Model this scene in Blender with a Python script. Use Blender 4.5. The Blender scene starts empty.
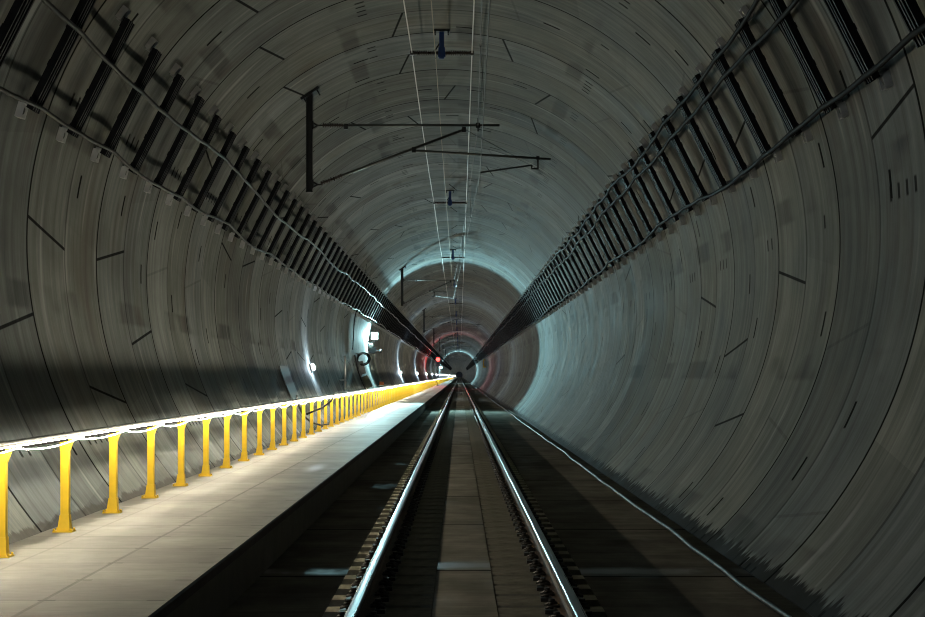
import bpy, bmesh, math, random
from mathutils import Vector
random.seed(7)
PI = math.pi
C = bpy.context.scene.collection
SC = bpy.context.scene

# ------------------------------------------------------------------ dimensions
F = 1650.0                    # focal length in pixels of the 925 px wide frame
VX, VY = 459.5, 376.0         # vanishing point of the tunnel
CAMZ = 1.80
AX, AZ, R = -0.28, 3.25, 4.375  # tunnel axis and inner radius
RING, RPH = 1.70, 17.75       # ring width, one joint position
WZ = 0.44                     # walkway top
CURB = -1.75
Y0, Y1 = -60.0, 2200.0
ORD = ['first', 'second', 'third', 'fourth', 'fifth', 'sixth', 'seventh', 'eighth', 'ninth', 'tenth', 'eleventh', 'twelfth',
       'thirteenth', 'fourteenth', 'fifteenth', 'sixteenth']


def wall_x(z, side, off=0.0):
    r = R - off
    return AX + side * math.sqrt(max(r * r - (z - AZ) ** 2, 0.0))


# ------------------------------------------------------------------ mesh collector
class MB:
    def __init__(s):
        s.v, s.f, s.m, s.sm = [], [], [], []

    def face(s, idx, mi=0, smooth=False):
        s.f.append(idx); s.m.append(mi); s.sm.append(smooth)

    def box(s, x0, x1, y0, y1, z0, z1, mi=0):
        b = len(s.v)
        s.v += [(x0, y0, z0), (x1, y0, z0), (x1, y1, z0), (x0, y1, z0), (x0, y0, z1), (x1, y0, z1), (x1, y1, z1), (x0, y1, z1)]
        for q in ((3, 2, 1, 0), (4, 5, 6, 7), (0, 1, 5, 4), (1, 2, 6, 5), (2, 3, 7, 6), (3, 0, 4, 7)):
            s.face([b + i for i in q], mi)

    def frustum(s, lo, hi, z0, z1, mi=0):
        """lo / hi = (x0,x1,y0,y1) rectangles at z0 / z1"""
        b = len(s.v)
        for (x0, x1, y0, y1), z in ((lo, z0), (hi, z1)):
            s.v += [(x0, y0, z), (x1, y0, z), (x1, y1, z), (x0, y1, z)]
        for q in ((3, 2, 1, 0), (4, 5, 6, 7), (0, 1, 5, 4), (1, 2, 6, 5), (2, 3, 7, 6), (3, 0, 4, 7)):
            s.face([b + i for i in q], mi)

    def obox(s, p, ux, uy, uz, hx, hy, hz, mi=0):
        """oriented box, centre p, unit axes and half sizes"""
        b = len(s.v)
        p, ux, uy, uz = Vector(p), Vector(ux), Vector(uy), Vector(uz)
        for (i, j, k) in ((-1, -1, -1), (1, -1, -1), (1, 1, -1), (-1, 1, -1), (-1, -1, 1), (1, -1, 1), (1, 1, 1), (-1, 1, 1)):
            s.v.append(tuple(p + ux * hx * i + uy * hy * j + uz * hz * k))
        for q in ((3, 2, 1, 0), (4, 5, 6, 7), (0, 1, 5, 4), (1, 2, 6, 5), (2, 3, 7, 6), (3, 0, 4, 7)):
            s.face([b + i for i in q], mi)

    def prism_y(s, prof, ys, mis=None, smooth=False, cap=True):
        """profile of (x,z) points, counter-clockwise seen from -y, swept through the list ys"""
        n = len(prof)
        b = len(s.v)
        for y in ys:
            s.v += [(x, y, z) for x, z in prof]
        for k in range(len(ys) - 1):
            for i in range(n):
                j = (i + 1) % n
                s.face([b + k * n + i, b + k * n + j, b + (k + 1) * n + j, b + (k + 1) * n + i], mis[i] if mis else 0, smooth)
        if cap:
            s.face([b + i for i in range(n)][::-1], 0)
            s.face([b + (len(ys) - 1) * n + i for i in range(n)], 0)

    def tube(s, pts, r, n=8, mi=0, cap=True, radii=None):
        pts = [Vector(p) for p in pts]
        b = len(s.v)
        up = None
        for i, p in enumerate(pts):
            a = pts[max(i - 1, 0)]; c = pts[min(i + 1, len(pts) - 1)]
            t = (c - a).normalized()
            if up is None:
                up = Vector((0, 0, 1)) if abs(t.z) < 0.9 else Vector((1, 0, 0))
            u = t.cross(up).normalized(); w = u.cross(t).normalized(); up = w
            rr = radii[i] if radii else r
            for k in range(n):
                an = 2 * PI * k / n
                s.v.append(tuple(p + u * math.cos(an) * rr + w * math.sin(an) * rr))
        for i in range(len(pts) - 1):
            for k in range(n):
                j = (k + 1) % n
                s.face([b + i * n + k, b + i * n + j, b + (i + 1) * n + j, b + (i + 1) * n + k], mi, True)
        if cap:
            s.face([b + k for k in range(n)][::-1], mi)
            s.face([b + (len(pts) - 1) * n + k for k in range(n)], mi)

    def lathe_on(s, p0, p1, prof, n=12, mi=0):
        """(t, r) profile turned about the line p0-p1"""
        p0, p1 = Vector(p0), Vector(p1)
        s.tube([p0.lerp(p1, t) for t, r in prof], 0, n, mi, True, [r for t, r in prof])

    def arc_box(s, side, y0, y1, r0, r1, a0, a1, n=10, mi=0):
        """box bent round the tunnel axis, between radii and elevation angles (radians), on one side"""
        b = len(s.v)
        for i in range(n + 1):
            a = a0 + (a1 - a0) * i / n
            c, sn = math.cos(a) * side, math.sin(a)
            for (rr, y) in ((r0, y0), (r1, y0), (r1, y1), (r0, y1)):
                s.v.append((AX + rr * c, y, AZ + rr * sn))
        for i in range(n):
            for k in range(4):
                j = (k + 1) % 4
                q = [b + i * 4 + k, b + i * 4 + j, b + (i + 1) * 4 + j, b + (i + 1) * 4 + k]
                s.face(q, mi)
        s.face([b + 0, b + 1, b + 2, b + 3], mi)
        s.face([b + n * 4 + k for k in (3, 2, 1, 0)], mi)

    def build(s, name, mats, parent=None, origin=(0, 0, 0)):
        me = bpy.data.meshes.new(name)
        ox, oy, oz = origin
        me.from_pydata([(x - ox, y - oy, z - oz) for x, y, z in s.v], [], s.f)
        if not isinstance(mats, (list, tuple)):
            mats = [mats]
        for m in mats:
            me.materials.append(m)
        me.polygons.foreach_set('material_index', s.m)
        me.polygons.foreach_set('use_smooth', s.sm)
        bm = bmesh.new(); bm.from_mesh(me)
        bmesh.ops.recalc_face_normals(bm, faces=bm.faces)
        bm.to_mesh(me); bm.free()
        me.update()
        o = bpy.data.objects.new(name, me); C.objects.link(o)
        if parent is not None:
            o.parent = parent
            par = parent
            off = Vector((0, 0, 0))
            while par is not None:
                off += par.location; par = par.parent
            o.location = Vector(origin) - off
        else:
            o.location = origin
        return o


def tag(o, label=None, cat=None, group=None, kind=None):
    if label: o['label'] = label
    if cat: o['category'] = cat
    if group: o['group'] = group
    if kind: o['kind'] = kind
    return o


def thing(name, label, cat, loc=(0, 0, 0), group=None):
    o = bpy.data.objects.new(name, None); C.objects.link(o)
    o.location = loc; o.empty_display_size = 0.2
    return tag(o, label, cat, group)


KIDS = {}


def kids(o):
    return [c for c in bpy.data.objects if c.parent == o]


def copy_tree(o, tree=None):
    """copy a thing with its parts and sub-parts; returns the new root"""
    c = o.copy(); C.objects.link(c)
    for ch in kids(o):
        d = copy_tree(ch); d.parent = c
    return c


# ------------------------------------------------------------------ materials
def new_mat(name):
    m = bpy.data.materials.new(name); m.use_nodes = True
    nt = m.node_tree; nt.nodes.clear()
    out = nt.nodes.new('ShaderNodeOutputMaterial')
    return m, nt, out


class NB:
    """node building shorthand"""
    def __init__(s, nt): s.nt = nt

    def n(s, t, **kw):
        nd = s.nt.nodes.new(t)
        for k, v in kw.items(): setattr(nd, k, v)
        return nd

    def put(s, sock, val):
        if hasattr(val, 'is_output'): s.nt.links.new(val, sock)
        elif val is not None: sock.default_value = val

    def m(s, op, a=0.0, b=0.0, c=None, clamp=False):
        nd = s.n('ShaderNodeMath', operation=op, use_clamp=clamp)
        s.put(nd.inputs[0], a); s.put(nd.inputs[1], b)
        if c is not None: s.put(nd.inputs[2], c)
        return nd.outputs[0]

    def below(s, x, edge, soft):
        """1 where x < edge, falling to 0 over soft"""
        nd = s.n('ShaderNodeMapRange', interpolation_type='SMOOTHSTEP')
        s.put(nd.inputs['Value'], x)
        s.put(nd.inputs['From Min'], edge); s.put(nd.inputs['From Max'], s.m('ADD', edge, soft) if hasattr(edge, 'is_output') else edge + soft)
        nd.inputs['To Min'].default_value = 1; nd.inputs['To Max'].default_value = 0
        return nd.outputs[0]

    def rng(s, x, a, b, c, d):
        nd = s.n('ShaderNodeMapRange')
        s.put(nd.inputs['Value'], x)
        for k, v in zip(('From Min', 'From Max', 'To Min', 'To Max'), (a, b, c, d)): nd.inputs[k].default_value = v
        return nd.outputs[0]

    def xyz(s, v):
        nd = s.n('ShaderNodeSeparateXYZ'); s.put(nd.inputs[0], v); return nd.outputs

    def vec(s, x, y, z):
        nd = s.n('ShaderNodeCombineXYZ')
        for i, a in enumerate((x, y, z)): s.put(nd.inputs[i], a)
        return nd.outputs[0]

    def noise(s, v, scale, detail=3, rough=0.55):
        nd = s.n('ShaderNodeTexNoise'); s.put(nd.inputs['Vector'], v)
        nd.inputs['Scale'].default_value = scale; nd.inputs['Detail'].default_value = detail
        nd.inputs['Roughness'].default_value = rough
        return nd.outputs['Fac']

    def white(s, a, b=0.0):
        nd = s.n('ShaderNodeTexWhiteNoise', noise_dimensions='2D')
        s.put(nd.inputs['Vector'], s.vec(a, b, 0.0))
        return nd.outputs['Value']

    def mix(s, f, a, b, blend='MIX'):
        nd = s.n('ShaderNodeMix', data_type='RGBA', blend_type=blend)
        s.put(nd.inputs[0], f)
        for sock, val in ((nd.inputs[6], a), (nd.inputs[7], b)):
            if isinstance(val, tuple): val = (*val[:3], 1.0)
            s.put(sock, val)
        return nd.outputs[2]

    def bsdf(s, out, color, rough=0.6, metal=0.0, spec=0.5, height=None, bump=0.3, dist=0.02):
        p = s.n('ShaderNodeBsdfPrincipled')
        if isinstance(color, tuple): color = (*color[:3], 1.0)
        s.put(p.inputs['Base Color'], color); s.put(p.inputs['Roughness'], rough)
        s.put(p.inputs['Metallic'], metal); s.put(p.inputs['Specular IOR Level'], spec)
        if height is not None:
            b = s.n('ShaderNodeBump'); s.put(b.inputs['Strength'], bump); b.inputs['Distance'].default_value = dist
            s.put(b.inputs['Height'], height); s.nt.links.new(b.outputs[0], p.inputs['Normal'])
        s.nt.links.new(p.outputs[0], out.inputs[0])
        return p


def simple(name, col, rough=0.5, metal=0.0, spec=0.5, vary=0.25, scale=6.0):
    m, nt, out = new_mat(name); b = NB(nt)
    tc = b.n('ShaderNodeTexCoord')
    nz = b.noise(tc.outputs['Object'], scale, 4)
    k = b.rng(nz, 0.25, 0.75, 1 - vary, 1 + vary)
    c = b.mix(1.0, col, b.vec(k, k, k), 'MULTIPLY')
    rr = b.rng(nz, 0.2, 0.8, max(rough - 0.08, 0.03), min(rough + 0.12, 1))
    b.bsdf(out, c, rr, metal, spec)
    return m


def emit(name, col, strength):
    m, nt, out = new_mat(name); b = NB(nt)
    e = b.n('ShaderNodeEmission'); e.inputs[0].default_value = (*col, 1); e.inputs[1].default_value = strength
    nt.links.new(e.outputs[0], out.inputs[0])
    return m


def lining_material():
    m, nt, out = new_mat('segment_concrete'); b = NB(nt)
    tc = b.n('ShaderNodeTexCoord')
    X, Y, Z = b.xyz(tc.outputs['Object'])          # object origin on the tunnel axis
    v = b.m('DIVIDE', b.m('SUBTRACT', Y, RPH), RING)
    ring = b.m('FLOOR', v); fv = b.m('FRACT', v)
    par = b.m('FLOORED_MODULO', ring, 2.0)
    th = b.m('ADD', b.m('DIVIDE', b.m('ARCTAN2', X, Z), 2 * PI), 0.5)    # 0.5 = crown
    rnd = b.white(ring, 3.1)
    rnd2 = b.white(ring, 9.7)
    # ring joints
    dj = b.m('MULTIPLY', b.m('MINIMUM', fv, b.m('SUBTRACT', 1.0, fv)), RING)
    near0 = b.m('LESS_THAN', fv, 0.5)
    jpar = b.m('FLOORED_MODULO', b.m('ADD', ring, near0), 2.0)
    jstr = b.m('MULTIPLY_ADD', jpar, 0.45, 0.55)
    joint = b.m('MULTIPLY', b.below(dj, 0.022, 0.014), jstr)
    # oblique joints between the segments of a ring
    s = b.m('ADD', b.m('MULTIPLY', th, 7.0), b.m('MULTIPLY_ADD', par, 0.48, b.m('MULTIPLY', b.m('GREATER_THAN', rnd, 0.6), 0.21)))
    slope = b.m('MULTIPLY_ADD', b.m('GREATER_THAN', rnd2, 0.35), -0.12, 0.06)
    s2 = b.m('ADD', s, b.m('MULTIPLY', b.m('SUBTRACT', fv, 0.5), slope))
    seg = b.m('FLOOR', b.m('ADD', s2, 0.5))
    ds = b.m('MULTIPLY', b.m('ABSOLUTE', b.m('SUBTRACT', s2, seg)), 2 * PI * R / 7)
    sst = b.m('POWER', b.white(ring, seg), 1.6)
    segj = b.m('MULTIPLY', b.below(ds, 0.013, 0.012), b.m('MULTIPLY_ADD', b.m('GREATER_THAN', sst, 0.36), 0.75, 0.22))
    # bolt pockets: short slots along the ring
    t3 = b.m('MULTIPLY', s, 2.0)
    cell = b.m('FLOOR', t3)
    h1 = b.white(b.m('ADD', ring, 40.5), cell); h2 = b.white(b.m('ADD', ring, 80.5), cell)
    dt = b.m('MULTIPLY', b.m('ABSOLUTE', b.m('SUBTRACT', b.m('FRACT', t3), b.m('MULTIPLY_ADD', h2, 0.5, 0.25))), 2 * PI * R / 14)
    vc = b.m('MULTIPLY_ADD', b.m('GREATER_THAN', h1, 0.5), 0.5, 0.24)
    dv = b.m('MULTIPLY', b.m('ABSOLUTE', b.m('SUBTRACT', fv, vc)), RING)
    pocket = b.m('MULTIPLY', b.below(dv, 0.034, 0.012), b.below(dt, 0.13, 0.02))
    pocket = b.m('MULTIPLY', pocket, b.m('LESS_THAN', b.white(ring, b.m('ADD', cell, 77.0)), 0.62))
    # little clusters of grout holes in rows
    u7 = b.m('FRACT', b.m('ADD', b.m('MULTIPLY', th, 7.0), 0.32))
    du = b.m('MULTIPLY', b.m('ABSOLUTE', b.m('SUBTRACT', u7, 0.5)), 2 * PI * R / 7)
    f5 = b.m('FRACT', b.m('MULTIPLY', fv, 6.0))
    k5 = b.m('FLOOR', b.m('MULTIPLY', fv, 6.0))
    d5 = b.m('MULTIPLY', b.m('ABSOLUTE', b.m('SUBTRACT', f5, 0.5)), RING / 6)
    inmid = b.m('MULTIPLY', b.m('GREATER_THAN', k5, 0.5), b.m('LESS_THAN', k5, 4.5))
    hole = b.m('MULTIPLY', b.m('MULTIPLY', b.below(du, 0.06, 0.03), b.below(d5, 0.030, 0.016)), b.m('MULTIPLY', inmid, b.m('SUBTRACT', 1.0, par)))
    hole = b.m('MULTIPLY', hole, b.m('GREATER_THAN', b.white(b.m('ADD', ring, 0.3), b.m('ADD', k5, b.m('MULTIPLY', b.m('FLOOR', b.m('MULTIPLY', th, 7.0)), 7.0))), 0.3))
    # concrete tone: per ring, per segment, fine streaks round the ring, blotches, rows of darker patches
    arc = b.m('MULTIPLY', th, 2 * PI * R)
    streak = b.noise(b.vec(b.m('MULTIPLY', arc, 0.25), b.m('MULTIPLY', Y, 5.0), 0.0), 1.0, 5, 0.65)
    fine = b.noise(b.vec(b.m('MULTIPLY', arc, 0.6), b.m('MULTIPLY', Y, 22.0), 4.0), 1.0, 2, 0.5)
    blot = b.noise(b.vec(b.m('MULTIPLY', arc, 0.9), b.m('MULTIPLY', Y, 0.8), 9.0), 1.0, 5, 0.6)
    tone = b.m('MULTIPLY_ADD', rnd, 0.46, 0.77)  # random ring tone, also painting in the stepped light between rings
    tone = b.m('MULTIPLY', tone, b.m('MULTIPLY_ADD', b.white(seg, b.m('ADD', ring, 0.5)), 0.2, 0.9))
    tone = b.m('MULTIPLY', tone, b.rng(streak, 0.25, 0.75, 0.62, 1.36))
    tone = b.m('MULTIPLY', tone, b.rng(fine, 0.25, 0.75, 0.88, 1.12))
    tone = b.m('MULTIPLY', tone, b.rng(blot, 0.25, 0.75, 0.66, 1.32))
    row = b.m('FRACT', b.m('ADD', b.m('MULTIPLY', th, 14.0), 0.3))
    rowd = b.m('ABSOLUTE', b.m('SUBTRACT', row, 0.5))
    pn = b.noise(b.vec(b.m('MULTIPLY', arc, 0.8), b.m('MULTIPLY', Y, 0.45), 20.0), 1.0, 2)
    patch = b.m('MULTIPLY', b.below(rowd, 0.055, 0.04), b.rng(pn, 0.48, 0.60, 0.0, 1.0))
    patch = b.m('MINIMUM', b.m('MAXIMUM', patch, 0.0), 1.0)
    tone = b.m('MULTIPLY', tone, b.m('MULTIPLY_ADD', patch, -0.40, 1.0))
    hue = b.mix(rnd2, (0.146, 0.158, 0.150), (0.138, 0.157, 0.164))
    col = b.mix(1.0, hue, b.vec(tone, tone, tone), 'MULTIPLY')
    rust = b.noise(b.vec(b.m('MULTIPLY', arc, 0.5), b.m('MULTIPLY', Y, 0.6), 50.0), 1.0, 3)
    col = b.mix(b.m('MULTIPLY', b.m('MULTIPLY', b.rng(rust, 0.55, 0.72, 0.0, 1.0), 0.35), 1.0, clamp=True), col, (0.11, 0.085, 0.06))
    # pale lime runs
    lime = b.noise(b.vec(b.m('MULTIPLY', arc, 0.35), b.m('MULTIPLY', Y, 2.6), 70.0), 1.0, 2)
    col = b.mix(b.m('MULTIPLY', b.rng(lime, 0.63, 0.73, 0.0, 1.0), 0.5, clamp=True), col, (0.36, 0.38, 0.38))
    # muck line at the foot of the wall
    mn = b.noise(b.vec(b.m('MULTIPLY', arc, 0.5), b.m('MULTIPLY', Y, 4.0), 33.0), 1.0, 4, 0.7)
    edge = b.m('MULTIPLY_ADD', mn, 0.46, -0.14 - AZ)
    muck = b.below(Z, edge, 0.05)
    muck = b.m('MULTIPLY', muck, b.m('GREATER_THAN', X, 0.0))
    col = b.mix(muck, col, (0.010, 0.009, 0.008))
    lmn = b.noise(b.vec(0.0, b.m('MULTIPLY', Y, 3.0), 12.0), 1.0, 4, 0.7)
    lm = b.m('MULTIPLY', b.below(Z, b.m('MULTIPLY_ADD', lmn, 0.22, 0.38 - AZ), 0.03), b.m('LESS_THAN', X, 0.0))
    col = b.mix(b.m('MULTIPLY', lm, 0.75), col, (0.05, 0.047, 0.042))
    dark = b.m('MAXIMUM', b.m('MAXIMUM', joint, segj), b.m('MAXIMUM', pocket, b.m('MULTIPLY', hole, 0.9)))
    col = b.mix(b.m('MULTIPLY', dark, 0.93), col, (0.006, 0.006, 0.006))
    hgt = b.m('SUBTRACT', b.m('MULTIPLY', fine, 0.02), dark)
    # each ring sits a few millimetres proud or shy of the next
    hgt = b.m('ADD', hgt, b.m('MULTIPLY', rnd, 0.5))
    rough = b.rng(blot, 0.3, 0.7, 0.62, 0.85)
    bs = b.m('MULTIPLY', b.below(Y, 35.0, 30.0), 0.35)
    p1 = b.bsdf(out, col, rough, 0, 0.0, hgt, bs, 0.015)
    p2 = b.bsdf(out, col, rough, 0, b.m('MULTIPLY_ADD', dark, -0.2, 0.2), hgt, bs, 0.015)
    mx = b.n('ShaderNodeMixShader'); mx.inputs[0].default_value = 0.42   # matt and glossy shading blended to temper grazing glare
    nt.links.new(p1.outputs[0], mx.inputs[1]); nt.links.new(p2.outputs[0], mx.inputs[2]); nt.links.new(mx.outputs[0], out.inputs[0])
    return m


def walkway_material():
    m, nt, out = new_mat('walkway_concrete'); b = NB(nt)
    tc = b.n('ShaderNodeTexCoord')
    X, Y, Z = b.xyz(tc.outputs['Object'])
    v = b.m('ADD', Y, 0.0)
    fy = b.m('FRACT', v)
    dy = b.m('MINIMUM', fy, b.m('SUBTRACT', 1.0, fy))
    slab = b.m('FLOOR', v)
    inner = b.m('GREATER_THAN', X, -2.52)
    row2 = b.m('LESS_THAN', X, -3.20)
    j1 = b.m('MULTIPLY', b.below(dy, 0.006, 0.010), b.m('MULTIPLY_ADD', b.white(slab, inner), 0.7, 0.15))
    j2 = b.m('MULTIPLY', b.below(b.m('ABSOLUTE', b.m('ADD', X, 2.52)), 0.008, 0.012), b.m('MULTIPLY_ADD', b.noise(b.vec(0.0, Y, 0.0), 0.9, 2), 1.2, 0.05, clamp=True))
    j3 = b.m('MULTIPLY', b.below(b.m('ABSOLUTE', b.m('ADD', X, 3.22)), 0.006, 0.012), 0.35)
    # lifting slots by the joints
    sl = b.m('MULTIPLY', b.below(b.m('ABSOLUTE', b.m('ADD', X, 2.50)), 0.05, 0.01), b.below(dy, 0.02, 0.01))
    sl2 = b.m('MULTIPLY', b.below(b.m('ABSOLUTE', b.m('ADD', X, 1.84)), 0.05, 0.01), b.below(dy, 0.016, 0.01))
    nz = b.noise(b.vec(X, b.m('MULTIPLY', Y, 1.0), Z), 1.3, 6, 0.6)
    fine = b.noise(b.vec(b.m('MULTIPLY', X, 2.0), b.m('MULTIPLY', Y, 8.0), 3.0), 2.0, 4, 0.6)
    tone = b.m('MULTIPLY', b.rng(nz, 0.25, 0.75, 0.68, 1.25), b.rng(fine, 0.25, 0.75, 0.85, 1.15))
    tone = b.m('MULTIPLY', tone, b.m('MULTIPLY_ADD', b.white(slab, b.m('ADD', inner, 5.0)), 0.25, 0.85))
    col = b.mix(1.0, (0.25, 0.242, 0.215), b.vec(tone, tone, tone), 'MULTIPLY')
    # grime along the foot of the wall
    gn = b.noise(b.vec(X, Y, 0.0), 2.2, 5, 0.65)
    gr = b.below(X, b.m('MULTIPLY_ADD', gn, 0.5, -3.75), 0.12)
    col = b.mix(b.m('MULTIPLY', gr, 0.65), col, (0.06, 0.055, 0.046))
    dk = b.m('MAXIMUM', b.m('MAXIMUM', j1, j2), b.m('MAXIMUM', j3, b.m('MAXIMUM', sl, sl2)))
    col = b.mix(b.m('MULTIPLY', dk, 0.8), col, (0.04, 0.035, 0.03))
    # damp polished places
    wn = b.noise(b.vec(b.m('MULTIPLY', X, 1.2), b.m('MULTIPLY', Y, 0.9), 8.0), 1.0, 3)
    px = b.m('DIVIDE', b.m('ADD', X, 2.15), 0.22); py = b.m('DIVIDE', b.m('SUBTRACT', Y, 24.4), 1.6)
    pd = b.m('ADD', b.m('MULTIPLY', px, px), b.m('MULTIPLY', py, py))
    pool = b.m('MULTIPLY', b.below(b.m('ADD', pd, b.m('MULTIPLY', fine, 1.6)), 0.7, 1.0), 0.9)
    wet = b.m('MAXIMUM', b.m('MULTIPLY', b.rng(wn, 0.54, 0.66, 0, 1), 0.35), pool, clamp=True)
    rough = b.m('MULTIPLY_ADD', wet, -0.30, 0.62)
    b.bsdf(out, col, rough, 0, 0.5, b.m('SUBTRACT', b.m('MULTIPLY', fine, 0.15), dk), b.m('MULTIPLY', b.below(Y, 25.0, 20.0), 0.3), 0.01)
    return m


def slab_material(name, base, dirt):
    """track floor: dark damp concrete with cross joints and wet places"""
    m, nt, out = new_mat(name); b = NB(nt)
    tc = b.n('ShaderNodeTexCoord')
    X, Y, Z = b.xyz(tc.outputs['Object'])
    v = b.m('DIVIDE', b.m('SUBTRACT', Y, 14.8), 4.55)
    fy = b.m('FRACT', v); sl = b.m('FLOOR', v)
    dy = b.m('MULTIPLY', b.m('MINIMUM', fy, b.m('SUBTRACT', 1.0, fy)), 4.55)
    j = b.below(dy, 0.022, 0.02)
    nz = b.noise(b.vec(X, b.m('MULTIPLY', Y, 0.8), 0.0), 1.5, 6, 0.62)
    ln = b.noise(b.vec(b.m('MULTIPLY', X, 0.4), b.m('MULTIPLY', Y, 6.0), 5.0), 1.5, 3, 0.6)
    tone = b.m('MULTIPLY', b.rng(nz, 0.25, 0.75, 0.6, 1.35), b.rng(ln, 0.25, 0.75, 0.82, 1.18))
    tone = b.m('MULTIPLY', tone, b.m('MULTIPLY_ADD', b.white(sl, 2.0), 0.3, 0.85))
    col = b.mix(1.0, base, b.vec(tone, tone, tone), 'MULTIPLY')
    d = b.noise(b.vec(X, b.m('MULTIPLY', Y, 0.35), 40.0), 0.9, 4)
    col = b.mix(b.m('MULTIPLY', b.rng(d, 0.48, 0.68, 0, 1), 0.6, clamp=True), col, dirt)
    wy = b.noise(b.vec(b.m('MULTIPLY', X, 1.3), b.m('MULTIPLY', Y, 0.5), 60.0), 1.0, 3)
    # a puddle lies across the slab at the near joint
    dp = b.m('ABSOLUTE', b.m('SUBTRACT', Y, b.m('MULTIPLY_ADD', nz, 0.5, 14.95)))
    pool = b.m('MULTIPLY', b.below(dp, 0.10, 0.25), b.rng(wy, 0.36, 0.46, 0, 1), clamp=True)
    wet = b.m('MAXIMUM', pool, b.m('MULTIPLY', b.rng(wy, 0.64, 0.76, 0, 1), 0.25), clamp=True)
    col = b.mix(b.m('MULTIPLY', wet, 0.5), col, (0.03, 0.032, 0.035))
    col = b.mix(b.m('MULTIPLY', j, 0.9), col, (0.01, 0.01, 0.01))
    rough = b.m('MULTIPLY_ADD', wet, -0.5, 0.88)
    b.bsdf(out, col, rough, 0, b.m('MULTIPLY', wet, 0.4), b.m('SUBTRACT', b.m('MULTIPLY', nz, 0.2), j), b.m('MULTIPLY', b.below(Y, 25.0, 20.0), 0.3), 0.015)
    return m


def rail_side_material():
    m, nt, out = new_mat('rusty_rail_side'); b = NB(nt)
    tc = b.n('ShaderNodeTexCoord')
    nz = b.noise(tc.outputs['Object'], 9.0, 5, 0.65)
    col = b.mix(b.rng(nz, 0.3, 0.7, 0, 1), (0.06, 0.038, 0.026), (0.125, 0.078, 0.052))
    b.bsdf(out, col, 0.7, 0.2, 0.4)
    return m


def rail_head_material():
    m, nt, out = new_mat('polished_rail_head'); b = NB(nt)
    tc = b.n('ShaderNodeTexCoord')
    X, Y, Z = b.xyz(tc.outputs['Object'])
    nz = b.noise(b.vec(b.m('MULTIPLY', X, 60.0), b.m('MULTIPLY', Y, 0.6), 0.0), 1.0, 3)
    col = b.mix(nz, (0.11, 0.13, 0.15), (0.18, 0.21, 0.24))
    b.bsdf(out, col, b.rng(nz, 0.3, 0.7, 0.26, 0.40), 1.0)
    return m


M = {}
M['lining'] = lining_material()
M['walk'] = walkway_material()
M['lip'] = simple('dark_nosing', (0.022, 0.021, 0.019), 0.7)
M['curb'] = simple('curb_concrete', (0.10, 0.097, 0.088), 0.75, vary=0.4, scale=3)
M['floor'] = slab_material('track_floor_concrete', (0.17, 0.16, 0.138), (0.07, 0.065, 0.058))
M['plate'] = slab_material('track_centre_concrete', (0.24, 0.228, 0.20), (0.13, 0.122, 0.105))
M['block'] = simple('sleeper_concrete', (0.20, 0.19, 0.158), 0.85, 0.0, 0.0, vary=0.3, scale=9)
M['shoulder'] = simple('sleeper_shoulder_concrete', (0.44, 0.41, 0.32), 0.85, 0.0, 0.0, vary=0.3, scale=9)
M['clip'] = simple('clip_steel', (0.035, 0.03, 0.027), 0.5, 0.7)
M['pad'] = simple('rail_pad', (0.05, 0.04, 0.034), 0.8)
M['railside'] = rail_side_material()
M['railhead'] = rail_head_material()
M['yellow'] = simple('yellow_paint', (0.82, 0.53, 0.02), 0.42, vary=0.12, scale=8)
M['pipe'] = simple('handrail_grey', (0.016, 0.0155, 0.015), 0.6, 0.0, 0.15)
M['shieldblack'] = simple('light_shield_black', (0.004, 0.004, 0.004), 0.95, 0.0, 0.0)
M['led'] = emit('light_strip_glow', (1.0, 0.90, 0.68), 150.0)
M['channel'] = simple('dark_channel_steel', (0.010, 0.011, 0.013), 0.7, 0.0, 0.03, vary=0.35)
M['channeledge'] = simple('channel_lip_steel', (0.035, 0.038, 0.042), 0.6, 0.0, 0.1, vary=0.35)
M['galv'] = simple('galvanised_bracket', (0.36, 0.375, 0.385), 0.55, 0.1, vary=0.3)
M['bracket'] = simple('dark_bracket_steel', (0.05, 0.055, 0.06), 0.5, 0.5)
M['cable'] = simple('black_cable', (0.014, 0.015, 0.016), 0.5, 0.0, 0.12)
M['cablematt'] = simple('matt_black_cable', (0.022, 0.023, 0.025), 0.6, 0.0, 0.015)
M['cablegrey'] = simple('grey_cable', (0.20, 0.20, 0.20), 0.30, 0.2, 0.6)
M['steel'] = simple('dark_mast_steel', (0.018, 0.02, 0.022), 0.5, 0.5)
M['tube'] = simple('cantilever_tube', (0.055, 0.058, 0.058), 0.45, 0.6)
M['insul'] = simple('brown_insulator', (0.03, 0.022, 0.02), 0.3)
M['blue'] = simple('blue_paint', (0.006, 0.034, 0.15), 0.5)
M['alu'] = simple('bright_conductor', (0.72, 0.72, 0.70), 0.5, 0.3, vary=0.1)
M['copper'] = simple('dull_conductor', (0.05, 0.052, 0.055), 0.5, 0.5)
M['earth'] = simple('bronze_conductor', (0.30, 0.24, 0.17), 0.5, 0.4)
M['lamp'] = emit('wall_lamp_glow', (0.80, 0.92, 1.0), 120.0)
M['flood'] = emit('floodlight_glow', (0.62, 1.0, 0.93), 18.0)
M['red'] = emit('red_signal_glow', (1.0, 0.025, 0.02), 14.0)
M['lens'] = simple('unlit_lens', (0.02, 0.02, 0.022), 0.2)
M['casing'] = simple('light_grey_casing', (0.42, 0.45, 0.46), 0.5)
M['cabinet'] = simple('grey_cabinet', (0.13, 0.14, 0.15), 0.5)
M['pale'] = simple('pale_cabinet', (0.20, 0.215, 0.19), 0.55)
M['black'] = simple('black_plastic', (0.015, 0.015, 0.017), 0.45)
M['white'] = simple('white_paint', (0.75, 0.76, 0.75), 0.45, vary=0.08)
M['orange'] = simple('orange_plastic', (0.75, 0.18, 0.05), 0.5, vary=0.1)
M['panel'] = simple('grey_board', (0.12, 0.123, 0.12), 0.6, vary=0.3, scale=2)

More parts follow.
